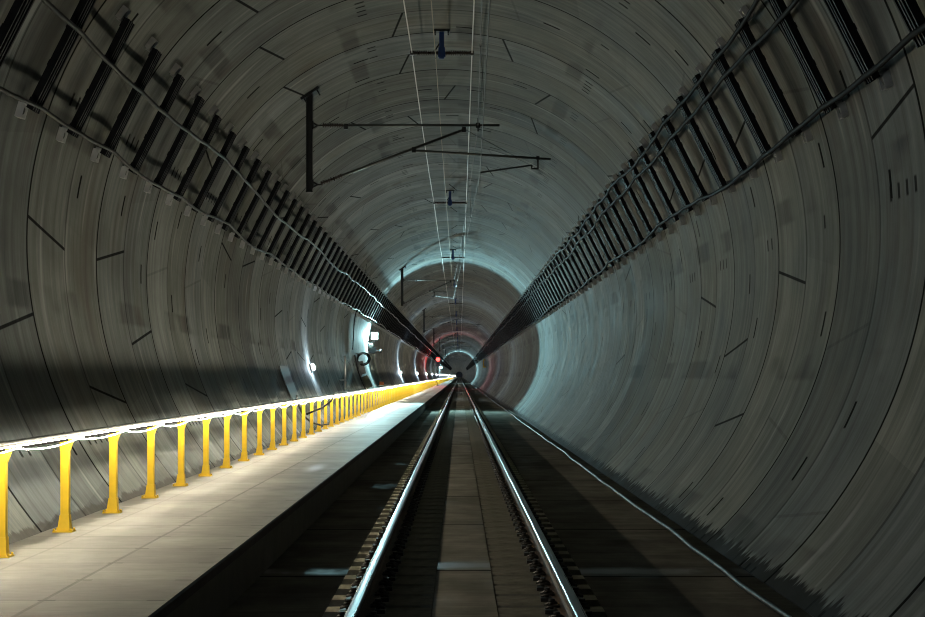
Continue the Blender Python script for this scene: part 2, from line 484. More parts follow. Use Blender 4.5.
# ------------------------------------------------------------------ setting
A1, A2 = math.radians(17.5), math.radians(36.0)   # elevation of the cable channels


def lining(name, deg0, deg1, n):
    mb = MB()
    ring_pts = []
    for i in range(n + 1):
        a = math.radians(deg0 + (deg1 - deg0) * i / n)
        ring_pts.append((AX + R * math.cos(a), AZ + R * math.sin(a)))
    outer = []
    for i in range(n, -1, -1):
        a = math.radians(deg0 + (deg1 - deg0) * i / n)
        outer.append((AX + (R + 0.35) * math.cos(a), AZ + (R + 0.35) * math.sin(a)))
    ys = [Y0 + (Y1 - Y0) * k / 40 for k in range(41)]
    mb.prism_y(ring_pts + outer, ys, smooth=True)
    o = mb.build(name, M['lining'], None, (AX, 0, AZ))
    me = o.data
    for p in me.polygons:
        if abs(p.normal.y) > 0.5: p.use_smooth = False
    # keep the thin radial edges sharp
    o.data.set_sharp_from_angle(angle=math.radians(40))
    return tag(o, kind='structure')


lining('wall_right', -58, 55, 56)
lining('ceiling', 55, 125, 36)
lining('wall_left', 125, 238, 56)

xr = wall_x(0.0, 1)
mb = MB()
mb.prism_y([(CURB - 1.9, -0.45), (xr + 0.05 - 0.35, -0.45), (xr + 0.04, 0.0), (CURB, 0.0), (CURB - 1.9, 0.0)], [Y0, Y1])
tag(mb.build('floor', M['floor']), kind='structure')

xl = wall_x(WZ, -1)
mb = MB()
prof = [(wall_x(0.012, -1) - 0.05, 0.012), (CURB - 0.03, 0.012), (CURB - 0.03, WZ - 0.075), (CURB, WZ - 0.075), (CURB, WZ - 0.012), (CURB - 0.012, WZ), (xl - 0.05, WZ)]
mb.prism_y(prof, [Y0, Y1], mis=[1, 1, 2, 2, 2, 0, 1])
tag(mb.build('walkway', [M['walk'], M['curb'], M['lip']]), kind='structure')

CX = 0.04                                          # track centre
mb = MB()
mb.prism_y([(CX - 0.2422, 0.002), (CX + 0.2422, 0.002), (CX + 0.2422, 0.054), (CX + 0.2405, 0.056), (CX - 0.2405, 0.056), (CX - 0.2422, 0.054)], [Y0, Y1])
tag(mb.build('floor_centre', M['plate']), kind='structure')

# ------------------------------------------------------------------ rails
RZ = 0.25
for s, lab in ((-1, 'polished steel rail on the walkway side of the track'), (1, 'polished steel rail on the side towards the right wall')):
    xc = CX + s * 0.7525
    half = [(0.075, 0.080), (0.075, 0.091), (0.022, 0.106), (0.009, 0.125), (0.009, 0.195), (0.030, 0.207), (0.036, 0.212), (0.036, 0.2422), (0.029, 0.248), (0.012, 0.2503)]
    prof = [(xc + x, z) for x, z in half] + [(xc - x, z) for x, z in reversed(half)]
    n = len(prof)
    mis = []
    for i in range(n):
        z0, z1 = prof[i][1], prof[(i + 1) % n][1]
        mis.append(1 if min(z0, z1) > 0.211 else 0)
    t = thing('steel_rail', lab, 'rail', (xc, 0, 0))
    mb = MB(); mb.prism_y(prof, [Y0, Y1], mis=mis)
    mb.build('rail_section', [M['railside'], M['railhead']], t, (xc, 0, 0))

# ------------------------------------------------------------------ sleepers
SP = 0.65
S0 = 11.53


def block_mb(s):
    xc = CX + s * 0.7525
    xi, xo = xc - s * 0.51, xc + s * 0.10
    mb = MB()
    a, b2 = min(xi, xo), max(xi, xo)
    mb.frustum((a, b2, -0.275, 0.275), (a + 0.006, b2 - 0.006, -0.262, 0.262), 0.001, 0.052)
    return mb


def shoulder_mb(s):
    xc = CX + s * 0.7525
    x0, x1 = xc + s * 0.115, xc + s * 0.31
    x1t = xc + s * 0.27
    mb = MB()
    lo = (min(x0, x1), max(x0, x1)); hi = (min(x0, x1t), max(x0, x1t))
    mb.frustum((lo[0], lo[1], -0.04, 0.11), (hi[0], hi[1], -0.15, 0.13), 0.001, 0.080)
    return mb


def clip_mb(xc, d):
    """spring clamp lying on the rail foot, d = +1 / -1 side of the rail"""
    mb = MB()
    for q in (-1, 1):
        pts = [(xc + d * 0.060, q * 0.02, 0.103), (xc + d * 0.066, q * 0.085, 0.110), (xc + d * 0.11, q * 0.115, 0.118), (xc + d * 0.155, q * 0.085, 0.100), (xc + d * 0.115, q * 0.03, 0.124), (xc + d * 0.078, q * 0.012, 0.128)]
        mb.tube(pts, 0.011, 6)
    mb.tube([(xc + d * 0.112, 0, 0.068), (xc + d * 0.112, 0, 0.150)], 0.016, 8)
    mb.tube([(xc + d * 0.112, 0, 0.134), (xc + d * 0.112, 0, 0.156)], 0.026, 6)
    mb.box(min(xc + d * 0.09, xc + d * 0.165), max(xc + d * 0.09, xc + d * 0.165), -0.075, 0.075, 0.0535, 0.082)
    return mb


def sleeper_lab(i):
    return None


proto = thing('concrete_sleeper', '', 'sleeper', (0, S0, 0))
for s in (-1, 1):
    xc = CX + s * 0.7525
    bl = block_mb(s); bl.v = [(x, y + S0, z) for x, y, z in bl.v]
    bl.build('sleeper_block', M['block'], proto, (xc, S0, 0))
    sh = shoulder_mb(s); sh.v = [(x, y + S0, z) for x, y, z in sh.v]
    sh.build('shoulder', M['shoulder'], proto, (xc, S0, 0))
    mb = MB(); mb.box(xc - 0.085, xc + 0.085, S0 - 0.09, S0 + 0.09, 0.0525, 0.079)
    mb.build('rail_pad', M['pad'], proto, (xc, S0, 0))
    for d in (-1, 1):
        cm = clip_mb(xc, d); cm.v = [(x, y + S0, z) for x, y, z in cm.v]
        cm.build('rail_clip', M['clip'], proto, (xc, S0, 0))
mb = MB(); mb.box(CX - 0.30, CX + 0.30, S0 - 0.012, S0 + 0.012, 0.015, 0.03)
mb.build('tie_bar', M['clip'], proto, (CX, S0, 0))
sl_kids = kids(proto)
N_DET = 90
small = MB()
for s in (-1, 1):
    xc = CX + s * 0.7525
    for part, mi in ((block_mb(s), 0), (shoulder_mb(s), 1), (clip_mb(xc, -1), 2), (clip_mb(xc, 1), 2)):
        b = len(small.v); small.v += part.v
        for f_ in part.f: small.face([b + k for k in f_], mi)
small.box(CX - 0.30, CX + 0.30, -0.012, 0.012, 0.015, 0.03, 2)
small_o = None
SL_GROUP = 'sleepers under the two rails'
for i in range(300):
    y = S0 + SP * i
    if i < N_DET:
        if i == 0:
            o = proto
        else:
            o = proto.copy(); C.objects.link(o)
            for ch in sl_kids:
                c = ch.copy(); C.objects.link(c); c.parent = o
            o.location = (0, y, 0)
    else:
        if small_o is None:
            small_o = small.build('concrete_sleeper', [M['block'], M['shoulder'], M['clip']]); o = small_o
        else:
            o = small_o.copy(); C.objects.link(o)
        o.location = (0, y, 0)
    lab = ('grey concrete sleeper under the rails, %s one up from the bottom picture edge' % ORD[i - 1]) if 1 <= i <= 12 else 'grey concrete sleeper block pair under the rails farther along the track'
    if i == 0: lab = 'grey concrete sleeper under the rails, cut off below the picture'
    tag(o, lab, 'sleeper', SL_GROUP)
mb = MB()
for i in range(300, 900):
    y = S0 + SP * i
    for s in (-1, 1):
        xc = CX + s * 0.7525
        a, b2 = sorted((xc - s * 0.51, xc + s * 0.10))
        mb.frustum((a, b2, y - 0.275, y + 0.275), (a + .006, b2 - .006, y - .262, y + .262), 0.001, 0.052)
        a, b2 = sorted((xc + s * 0.115, xc + s * 0.31))
        mb.frustum((a, b2, y - 0.17, y + 0.17), (a + .02, b2 - .02, y - .125, y + .125), 0.001, 0.098)
tag(mb.build('concrete_sleeper', M['block']), 'run of tiny grey sleepers merging together at the far tunnel end', 'sleepers', kind='stuff')

# ------------------------------------------------------------------ yellow handrail
PX = -3.44
P0 = 8.4
NP = 450
railing = thing('handrail', 'long yellow-posted handrail with grey top pipe along the walkway', 'handrail', (PX, P0, WZ))


def post_mb(y, far=False):
    mb = MB()
    # C-shaped post: two flanges and a web
    if far:
        mb.box(PX - 0.036, PX + 0.036, y - 0.03, y + 0.03, WZ + 0.012, 1.15)
        mb.frustum((PX - .036, PX + .036, y - .03, y + .03), (PX - .04, PX + .075, y - .032, y + .032), 1.15, 1.265)
        mb.frustum((PX - .062, PX + .05, y - .06, y + .06), (PX - .04, PX + .04, y - .034, y + .034), WZ + 0.001, WZ + 0.14)
        return mb
    mb.box(PX - 0.036, PX + 0.036, y - 0.030, y - 0.020, WZ + 0.012, 1.155)
    mb.box(PX + 0.026, PX + 0.036, y - 0.020, y + 0.032, WZ + 0.012, 1.155)
    mb.box(PX - 0.036, PX - 0.026, y - 0.020, y + 0.032, WZ + 0.012, 1.155)
    return mb


def head_mb(y):
    mb = MB()
    mb.frustum((PX - .040, PX + .040, y - .034, y + .036), (PX - .042, PX + .078, y - .036, y + .036), 1.150, 1.262)
    return mb


def foot_mb(y):
    mb = MB()
    mb.box(PX - 0.095, PX + 0.075, y - 0.075, y + 0.075, WZ + 0.001, WZ + 0.013)
    # gusseted sleeve wider at the bottom
    mb.frustum((PX - .062, PX + .046, y - .045, y + .045), (PX - .041, PX + .041, y - .036, y + .036), WZ + 0.013, WZ + 0.150)
    for (a, b2) in ((-0.085, 0.055), (0.063, 0.055), (-0.085, -0.055), (0.063, -0.055)):
        mb.tube([(PX + a, y + b2, WZ + 0.012), (PX + a, y + b2, WZ + 0.032)], 0.009, 6)
    return mb


p0 = post_mb(P0).build('post', M['yellow'], railing, (PX, P0, WZ))
h0 = head_mb(P0).build('post_head', M['yellow'], p0, (PX, P0, WZ))
f0 = foot_mb(P0).build('post_foot', M['yellow'], p0, (PX, P0, WZ))
for i in range(1, 100):
    y = P0 + 2.0 * i
    p = p0.copy(); C.objects.link(p); p.location = (0, 2.0 * i, 0)
    if i < 60:
        for src in (h0, f0):
            c = src.copy(); C.objects.link(c); c.parent = p
    else:
        if i == 60:
            fm = post_mb(P0, True); far_me = fm.build('post', M['yellow'], railing, (PX, P0, WZ))
            fm_data = far_me.data
            bpy.data.objects.remove(far_me)
        p.data = fm_data
mb = MB()
for i in range(100, NP):
    q = post_mb(P0 + 2.0 * i, True)
    b = len(mb.v); mb.v += q.v
    for f_ in q.f: mb.face([b + k for k in f_])
tag(mb.build('post', M['yellow'], railing, (PX, P0, WZ)), kind='stuff')
PIPEZ = 1.288
mb = MB()
mb.tube([(PX + 0.01, y, PIPEZ) for y in [Y0, 4, 20, 60, 150, 300, P0 + 2 * NP]], 0.022, 12)
mb.build('top_pipe', M['pipe'], railing, (PX, P0, WZ))
mb = MB(); mb.box(PX + 0.033, PX + 0.037, Y0, P0 + 2 * NP, 1.236, 1.257)  # shield added to keep the strip's light off the wall
mb.build('strip_light_shield', M['shieldblack'], railing, (PX, P0, WZ))
railing['label'] = 'long handrail of yellow posts and a grey top pipe beside the walkway'

# glowing strip: one straight run under the pipe, one drooping between the posts
strip = thing('light_strip', 'white glowing light strip hung under the handrail pipe', 'light strip', (PX + 0.06, P0, 1.26))
ys = []
y = 9.4
while y < 2100:
    ys.append(y); y += 2.0 if y < 120 else (6.0 if y < 400 else 20.0)
mb = MB()
mb.tube([(PX + 0.076, y, 1.269) for y in ys], 0.0055, 6)
mb.build('straight_run', M['led'], strip, (PX + 0.06, P0, 1.26))
mb = MB()
pts = []
rr = random.Random(3)
for i in range(1, 75):
    y = P0 + 2 * i
    sag = 0.018 + rr.random() * 0.035
    for k in range(6):
        t = k / 6
        pts.append((PX + 0.112 - 0.01 * math.sin(PI * t), y + 2 * t, 1.256 - sag * 4 * t * (1 - t)))
mb.tube(pts, 0.0045, 5)
mb.build('drooping_run', M['led'], strip, (PX + 0.06, P0, 1.26))

# ------------------------------------------------------------------ cable channels and cables on the walls
RC = R - 0.115                                     # back of the channels
CH0 = 15.02 - 3 * RING
NCH = 150


def ch_parts(side, y):
    """two straight channels side by side, spanning like a chord between two wall brackets"""
    bars, lips = MB(), MB()
    rr_ = R - 0.115
    e0 = Vector((AX + side * rr_ * math.cos(A1), y, AZ + rr_ * math.sin(A1)))
    e1 = Vector((AX + side * rr_ * math.cos(A2), y, AZ + rr_ * math.sin(A2)))
    ax = (e1 - e0).normalized(); ln = (e1 - e0).length
    yy = Vector((0, 1, 0)); nn = ax.cross(yy) if side > 0 else yy.cross(ax)
    if nn.x * side > 0: nn = -nn
    mid = (e0 + e1) / 2
    hl = ln / 2 + 0.03
    for q in (-0.078, 0.078):
        bars.obox(mid + yy * q + nn * 0.006, yy, ax, nn, 0.060, hl, 0.006)
        for w_ in (-0.054, 0.054):
            bars.obox(mid + yy * (q + w_) + nn * 0.042, yy, ax, nn, 0.006, hl, 0.030)
            lips.obox(mid + yy * (q + w_ * 0.84) + nn * 0.070, yy, ax, nn, 0.013, hl, 0.0025)
    for k in range(4):
        bars.obox(mid + ax * (hl * (k - 1.5) / 1.7) + nn * -0.004, yy, ax, nn, 0.138, 0.03, 0.0035)
    def br(a, d):
        m1, m2 = MB(), MB()
        a0, a1 = (a - 0.033, a + 0.002) if d < 0 else (a - 0.004, a + 0.031)
        m1.arc_box(side, y - 0.075, y + 0.075, R - 0.016, R - 0.002, a0, a1, 3)
        for q in (-0.075, 0.068):
            m2.arc_box(side, y + q, y + q + 0.007, R - 0.075, R - 0.016, a0, a1, 3)
        for a_ in (a0, a1 - 0.002):
            m2.arc_box(side, y - 0.075, y + 0.075, R - 0.060, R - 0.016, a_, a_ + 0.002, 1)
        am = (a0 + a1) / 2
        c, sn = math.cos(am) * side, math.sin(am)
        b = len(m1.v); m1.v += m2.v
        for f_ in m2.f: m1.face([b + k for k in f_], 0)
        m1.tube([(AX + (R - 0.015) * c, y, AZ + (R - 0.015) * sn), (AX + (R - 0.062) * c, y, AZ + (R - 0.062) * sn)], 0.036, 8, 1)
        # standoff leg that carries the channel
        at_ = A1 + 0.004 if d < 0 else A2 - 0.004
        m1.arc_box(side, y - 0.02, y + 0.02, R - 0.119, R - 0.016, at_ - 0.004, at_ + 0.004, 1)
        return m1
    return bars, lips, br(A1, -1), br(A2, 1)


for side, sn_, grp in ((-1, 'left', 'cable channels on the left wall'), (1, 'right', 'cable channels on the right wall')):
    first = None; simple_o = None
    for i in range(NCH):
        y = CH0 + RING * i
        if i < 45:
            if first is None:
                bars, lips, b1, b2 = ch_parts(side, y)
                org = (wall_x(AZ + R * math.sin(A1), side), y, AZ + R * math.sin(A1))
                first = thing('cable_channel', '', 'cable channel', org)
                bars.build('channel_rails', M['channel'], first, org)
                lips.build('channel_lips', M['channeledge'], first, org)
                b1.build('end_bracket', [M['galv'], M['bracket']], first, org)
                b2.build('end_bracket', [M['galv'], M['bracket']], first, org)
                fk = kids(first); o = first
            else:
                o = first.copy(); C.objects.link(o); o.location = (org[0], y, org[2])
                for ch in fk:
                    c = ch.copy(); C.objects.link(c); c.parent = o
        else:
            if simple_o is None:
                bars, lips, b1, b2 = ch_parts(side, y)
                al = MB()
                for src, mi in ((bars, 0), (lips, 1), (b1, 2), (b2, 2)):
                    b = len(al.v); al.v += src.v
                    for f_ in src.f: al.face([b + k for k in f_], mi)
                simple_o = al.build('cable_channel', [M['channel'], M['channeledge'], M['galv']], None, (org[0], y, org[2])); o = simple_o
            else:
                o = simple_o.copy(); C.objects.link(o)
            o.location = (org[0], y, org[2])
        j = i - 3
        if 0 <= j < 14:
            lab = 'dark curved steel cable channel on the %s wall, %s from the near end' % (sn_, ORD[j])
        elif j < 0:
            lab = 'dark curved steel cable channel on the %s wall at the picture edge' % sn_
        else:
            lab = 'dark curved steel cable channel farther along the %s wall' % sn_
        tag(o, lab, 'cable channel', grp)
    mb = MB()
    for i in range(NCH, 480):
        y = CH0 + RING * i
        mb.arc_box(side, y - 0.10, y + 0.10, RC - 0.06, RC, A1, A2, 4)
    tag(mb.build('cable_channel', M['channel']), 'run of tiny dark channels merging at the far end of the %s wall' % sn_, 'cable channels', kind='stuff')


def wall_cable(side, a, lab, mat, r, seed, wob=0.012, wobk=0.35):
    rg = random.Random(seed)
    pts = []; knots = []
    cur = 0.0
    i = -6
    while True:
        y = CH0 + RING * i
        if y > 700: break
        cur = cur * (1 - wobk) + rg.uniform(-wob, wob)
        aa = a + cur
        knots.append((y, aa))
        i += 1 if i < 110 else 6
    def rad_at(aa):       # just in front of the straight channels
        am = (A1 + A2) / 2
        return ((R - 0.115) * math.cos((A2 - A1) / 2) - 0.076 - r) / math.cos(aa - am) if A1 - 0.02 < aa < A2 + 0.02 else R - 0.2
    for k in range(len(knots) - 1):
        p0_, p1_, p2_, p3_ = knots[max(k - 1, 0)], knots[k], knots[k + 1], knots[min(k + 2, len(knots) - 1)]
        sub = 5 if k < 60 else 1
        for j in range(sub):
            t = j / sub
            a_ = 0.5 * (2 * p1_[1] + (p2_[1] - p0_[1]) * t + (2 * p0_[1] - 5 * p1_[1] + 4 * p2_[1] - p3_[1]) * t * t + (3 * p1_[1] - p0_[1] - 3 * p2_[1] + p3_[1]) * t ** 3)
            a_ -= 0.003 * 4 * t * (1 - t)
            rad = rad_at(a_)
            pts.append((AX + side * rad * math.cos(a_), p1_[0] + (p2_[0] - p1_[0]) * t, AZ + rad * math.sin(a_)))
    mb = MB(); mb.tube(pts, r, 8)
    return tag(mb.build('wall_cable', mat), lab, 'cable')


wall_cable(-1, A1 + 0.006, 'cable running along the lower channel ends on the left wall', M['cable'], 0.022, 1)
wall_cable(-1, A1 + (A2 - A1) * 0.65, 'cable crossing the upper part of the channels on the left wall', M['cable'], 0.025, 2)
wall_cable(1, A1 + 0.004, 'cable running along the lower channel ends on the right wall', M['cablematt'], 0.027, 4)
wall_cable(1, A2 - 0.012, 'topmost cable along the upper channel ends on the right wall', M['cablematt'], 0.025, 5)
wall_cable(1, A1 + (A2 - A1) * 0.76, 'cable just below the topmost cable on the right wall', M['cablematt'], 0.025, 6)

# black cable on the floor by the right wall
rg = random.Random(12)
pts = []; y = -10.0; off = 0.0
while y < 400:
    off = off * 0.8 + rg.uniform(-0.02, 0.02)
    pts.append((2.42 + off, y, 0.0285)); y += 1.0 if y < 80 else 5.0
mb = MB(); mb.tube(pts, 0.027, 8)
tag(mb.build('floor_cable', M['cable']), 'shiny black cable lying on the floor beside the right wall', 'cable')

# ------------------------------------------------------------------ overhead line
MASTS = [-18.3 + 48 * k for k in range(0, 12)]    # -18.3, 29.7, 77.7 ...


def cx_at(k): return 0.10 if k == 0 else (0.37 if k % 2 == 1 else -0.28)


CZ, MZ = 5.433, 6.31
line = thing('overhead_line', 'overhead contact wire with its carrier wire under the tunnel crown', 'overhead wire', (0.37, 29.7, CZ))
mb_m, mb_c = MB(), MB()
pm, pc = [], []
for k in range(len(MASTS) - 1):
    for j in range(12):
        t = j / 12
        y = MASTS[k] + 48 * t
        x = cx_at(k) * (1 - t) + cx_at(k + 1) * t
        pm.append((x * 0.9 - (0.10 * (1 - t) if k == 0 else 0), y, MZ - 0.30 * 4 * t * (1 - t)))
        pc.append((x, y, CZ - 0.03 * 4 * t * (1 - t)))
mb_m.tube(pm, 0.0065, 6); mb_c.tube(pc, 0.0075, 6)
mb_m.build('carrier_wire', M['copper'], line, (0.37, 29.7, CZ))
mb_c.build('contact_wire', M['copper'], line, (0.37, 29.7, CZ))
for k in range(0, 7):
    for j in (2, 5, 7, 10):
        i = k * 12 + j
        mb = MB()
        mb.tube([pm[i], pc[i]], 0.004, 5)
        mb.obox(pm[i], (1, 0, 0), (0, 1, 0), (0, 0, 1), 0.012, 0.03, 0.02)
        mb.obox((pc[i][0], pc[i][1], pc[i][2] + 0.012), (1, 0, 0), (0, 1, 0), (0, 0, 1), 0.012, 0.03, 0.02)
        mb.build('dropper', M['copper'], line, (0.37, 29.7, CZ))


def insulator(mb, a, b, r0=0.022, r1=0.052, n=9, mi=0):
    prof = []
    for i in range(n):
        t0 = i / n
        prof += [(t0 + 0.001, r0), (t0 + 0.25 / n, r0), (t0 + 0.45 / n, r1), (t0 + 0.60 / n, r1 * 0.96), (t0 + 0.75 / n, r0)]
    prof.append((1.0, r0))
    mb.lathe_on(a, b, prof, 10, mi)


def cantilever(D, k, lab):
    push = (k % 2 == 1)
    mx = -2.70
    t = thing('catenary_support', lab, 'catenary support', (mx, D, 5.13), 'catenary supports hung from the tunnel roof')
    org = (mx, D, 5.13)
    ztop = AZ + math.sqrt(R * R - (mx - AX) ** 2)
    mb = MB()
    # H section drop post with ribbed web
    mb.box(mx - 0.058, mx - 0.044, D - 0.06, D + 0.06, 5.13, ztop - 0.06)
    mb.box(mx + 0.044, mx + 0.058, D - 0.06, D + 0.06, 5.13, ztop + 0.02)
    mb.box(mx - 0.044, mx + 0.044, D - 0.008, D + 0.008, 5.13, ztop - 0.03)
    mb.box(mx - 0.062, mx + 0.062, D - 0.064, D + 0.064, 5.10, 5.13)
    mb.build('drop_post', M['steel'], t, org)
    mb = MB()
    a = math.atan2(ztop - AZ, mx - AX)
    ur, ut = (math.cos(a), 0, math.sin(a)), (-math.sin(a), 0, math.cos(a))
    mb.obox((AX + (R - 0.03) * ur[0], D, AZ + (R - 0.03) * ur[2]), ut, (0, 1, 0), ur, 0.19, 0.16, 0.022)
    for q in (-1, 1):
        for w in (-1, 1):
            c0 = Vector((AX + (R - 0.05) * ur[0], D, AZ + (R - 0.05) * ur[2])) + Vector(ut) * 0.14 * q + Vector((0, 0.12 * w, 0))
            mb.tube([c0, c0 - Vector(ur) * 0.07], 0.014, 6)
    mb.build('roof_plate', M['steel'], t, org)
    if push:
        top_end, dia_top = 0.72, (0.08, 6.235)
        reg0, reg1 = (-0.82, 5.86), (1.64, 5.703)
        dropx, armz = 1.41, 5.595
    else:
        top_end, dia_top = -0.10, (-0.42, 6.25)
        reg0, reg1 = (-1.395, 5.79), (-0.60, 5.745)
        dropx, armz = -1.19, 5.60
    # top tube with its insulator
    mb = MB(); insulator(mb, (-2.47, D, 6.31), (-2.09, D, 6.31)); mb.build('insulator', M['insul'], t, org)
    mb = MB()
    mb.tube([(-2.10, D, 6.31), (top_end, D, 6.312)], 0.021, 10)
    mb.build('top_tube', M['tube'], t, org)
    mb = MB()
    for z in (6.31, 5.245):
        mb.tube([(mx + 0.058, D, z + 0.05), (-2.55, D, z), (-2.47, D, z)], 0.016, 6)
        mb.tube([(mx + 0.058, D, z - 0.05), (-2.55, D, z)], 0.016, 6)
        mb.box(mx + 0.05, mx + 0.075, D - 0.05, D + 0.05, z - 0.075, z + 0.075)
    mb.build('hinge', M['steel'], t, org)
    # raking tube
    d0 = Vector((-2.50, D, 5.262)); d1 = Vector((dia_top[0], D, dia_top[1]))
    dd = (d1 - d0).normalized()
    mb = MB(); insulator(mb, d0, d0 + dd * 0.42); mb.build('insulator', M['insul'], t, org)
    mb = MB()
    mb.tube([d0 + dd * 0.42, d1], 0.024, 10)
    mb.build('raking_tube', M['tube'], t, org)
    # registration tube, drop bracket, steady arm
    mb = MB()
    mb.tube([(reg0[0], D, reg0[1]), (reg1[0], D, reg1[1])], 0.021, 10)
    mb.build('registration_tube', M['tube'], t, org)
    mb = MB()
    mb.tube([(dropx, D, 5.73), (dropx, D, 5.52)], 0.016, 8)
    mb.tube([(dropx, D, 5.53), (dropx - 0.11, D, 5.53), (dropx - 0.11, D, armz)], 0.016, 8)
    mb.box(dropx - 0.03, dropx + 0.03, D - 0.03, D + 0.03, 5.69, 5.76)
    mb.build('drop_bracket', M['steel'], t, org)
    cx = cx_at(k)
    mb = MB()
    sx = dropx - 0.11
    mb.tube([(sx, D, armz), (cx, D, CZ + 0.03), (cx, D, CZ)], 0.015, 8)
    mb.build('steady_arm', M['tube'], t, org)
    mb = MB()
    for (x, z) in ((-2.04, 6.29), dia_top, (reg0[0], reg0[1] + 0.01), (cx * 0.9, 6.31)):
        mb.box(x - 0.035, x + 0.035, D - 0.035, D + 0.035, z - 0.05, z + 0.045)
    mb.box(cx * 0.9 - 0.012, cx * 0.9 + 0.012, D - 0.02, D + 0.02, 6.20, 6.44)
    mb.build('clamp', M['steel'], t, org)
    mb = MB()
    e = (reg0[0] * 0.25 + reg1[0] * 0.75, D, reg0[1] * 0.25 + reg1[1] * 0.75)
    mb.tube([(dia_top[0] + 0.02, D, dia_top[1]), e], 0.005, 5)
    mb.build('tie_wire', M['copper'], t, org)


sup = ['nearest catenary support with a long arm reaching across under the roof',
       'second catenary support hanging from the roof beyond the nearest one',
       'third catenary support, a small dark drop post far down the tunnel roof',
       'fourth catenary support, tiny drop post above the red signal',
       'fifth catenary support, tiny drop post close to the red signal']
for k in range(1, 10):
    lab = sup[k - 1] if k <= 5 else 'very distant catenary support lost beyond the fifth near the tunnel end'
    cantilever(MASTS[k], k, lab)

# feeder wires and their roof hangers
FZ = 7.24
HANG = [27.8 + 24 * k for k in range(-2, 16)]
for x, mat, r, nm, lab in ((-0.80, M['alu'], 0.0095, 'feeder_wire', 'bright feeder wire on the left ends of the roof hangers'),
                           (0.21, M['alu'], 0.0095, 'feeder_wire', 'bright feeder wire on the right ends of the roof hangers'),
                           (-0.40, M['earth'], 0.0065, 'earth_wire', 'thin bronze coloured wire between the two bright feeder wires')):
    pts = []
    z0 = FZ if nm == 'feeder_wire' else 7.16
    for k in range(len(HANG) - 1):
        for j in range(6):
            t = j / 6
            pts.append((x, HANG[k] + 24 * t, z0 - 0.10 * 4 * t * (1 - t)))
    mb = MB(); mb.tube(pts, r, 6)
    tag(mb.build(nm, mat), lab, 'wire')
hl = ['nearest roof hanger, blue post with ridged insulator arms', 'second roof hanger beyond the nearest catenary support', 'third roof hanger, just before the second catenary support',
      'fourth roof hanger, just beyond the second catenary support', 'fifth roof hanger down the tunnel crown']
hx = -0.30
hz = AZ + math.sqrt(R * R - (hx - AX) ** 2)
D = HANG[2]
org = (hx, D, hz)
h0 = thing('feeder_hanger', hl[0], 'wire hanger', org, 'feeder hangers along the tunnel crown')
mb = MB()
mb.box(hx - 0.14, hx + 0.14, D - 0.10, D + 0.10, hz - 0.030, hz - 0.004)
for a in (-0.11, 0.11):
    for b2 in (-0.07, 0.07):
        mb.tube([(hx + a, D + b2, hz - 0.03), (hx + a, D + b2, hz - 0.07)], 0.014, 6)
mb.build('roof_plate', M['steel'], h0, org)
mb = MB()
mb.box(hx - 0.042, hx + 0.042, D - 0.04, D + 0.04, 7.14, hz - 0.031)
mb.frustum((hx - 0.065, hx + 0.065, D - 0.055, D + 0.055), (hx - 0.055, hx + 0.055, D - 0.05, D + 0.05), 7.165, 7.33)
mb.build('post', M['blue'], h0, org)
for s in (-1, 1):
    mb = MB()
    x1 = -0.80 if s < 0 else 0.21
    insulator(mb, (hx + s * 0.06, D, FZ), (x1 - s * 0.02, D, FZ), 0.026, 0.052, 14)
    mb.obox((x1, D, FZ), (1, 0, 0), (0, 1, 0), (0, 0, 1), 0.03, 0.035, 0.035)
    mb.build('insulator', M['insul'], h0, org)
mb = MB()
mb.tube([(hx - 0.04, D, 7.40), (-0.40, D, 7.30), (-0.40, D, 7.15)], 0.012, 6)
mb.build('wire_arm', M['steel'], h0, org)
hk = kids(h0)
for n_, D2 in enumerate(HANG[3:16], 1):
    o = h0.copy(); C.objects.link(o); o.location = (hx, D2, hz)
    for ch in hk:
        c = ch.copy(); C.objects.link(c); c.parent = o
    o['label'] = hl[n_] if n_ < 5 else 'tiny roof hanger farther down the tunnel crown beyond the fifth'

# ------------------------------------------------------------------ lamps along the left wall
LZ = 2.04


def add_light(name, kind, loc, power, col, size=0.1, rot=(0, 0, 0), parent=None, size_y=None, spread=None):
    l = bpy.data.lights.new(name, kind); l.energy = power; l.color = col
    if kind == 'AREA':
        l.size = size
        if size_y: l.shape = 'RECTANGLE'; l.size_y = size_y
        if spread: l.spread = spread
    else:
        l.shadow_soft_size = size
    o = bpy.data.objects.new(name, l); C.objects.link(o)
    o.location = loc; o.rotation_euler = rot
    if parent: o.parent = parent
    return o


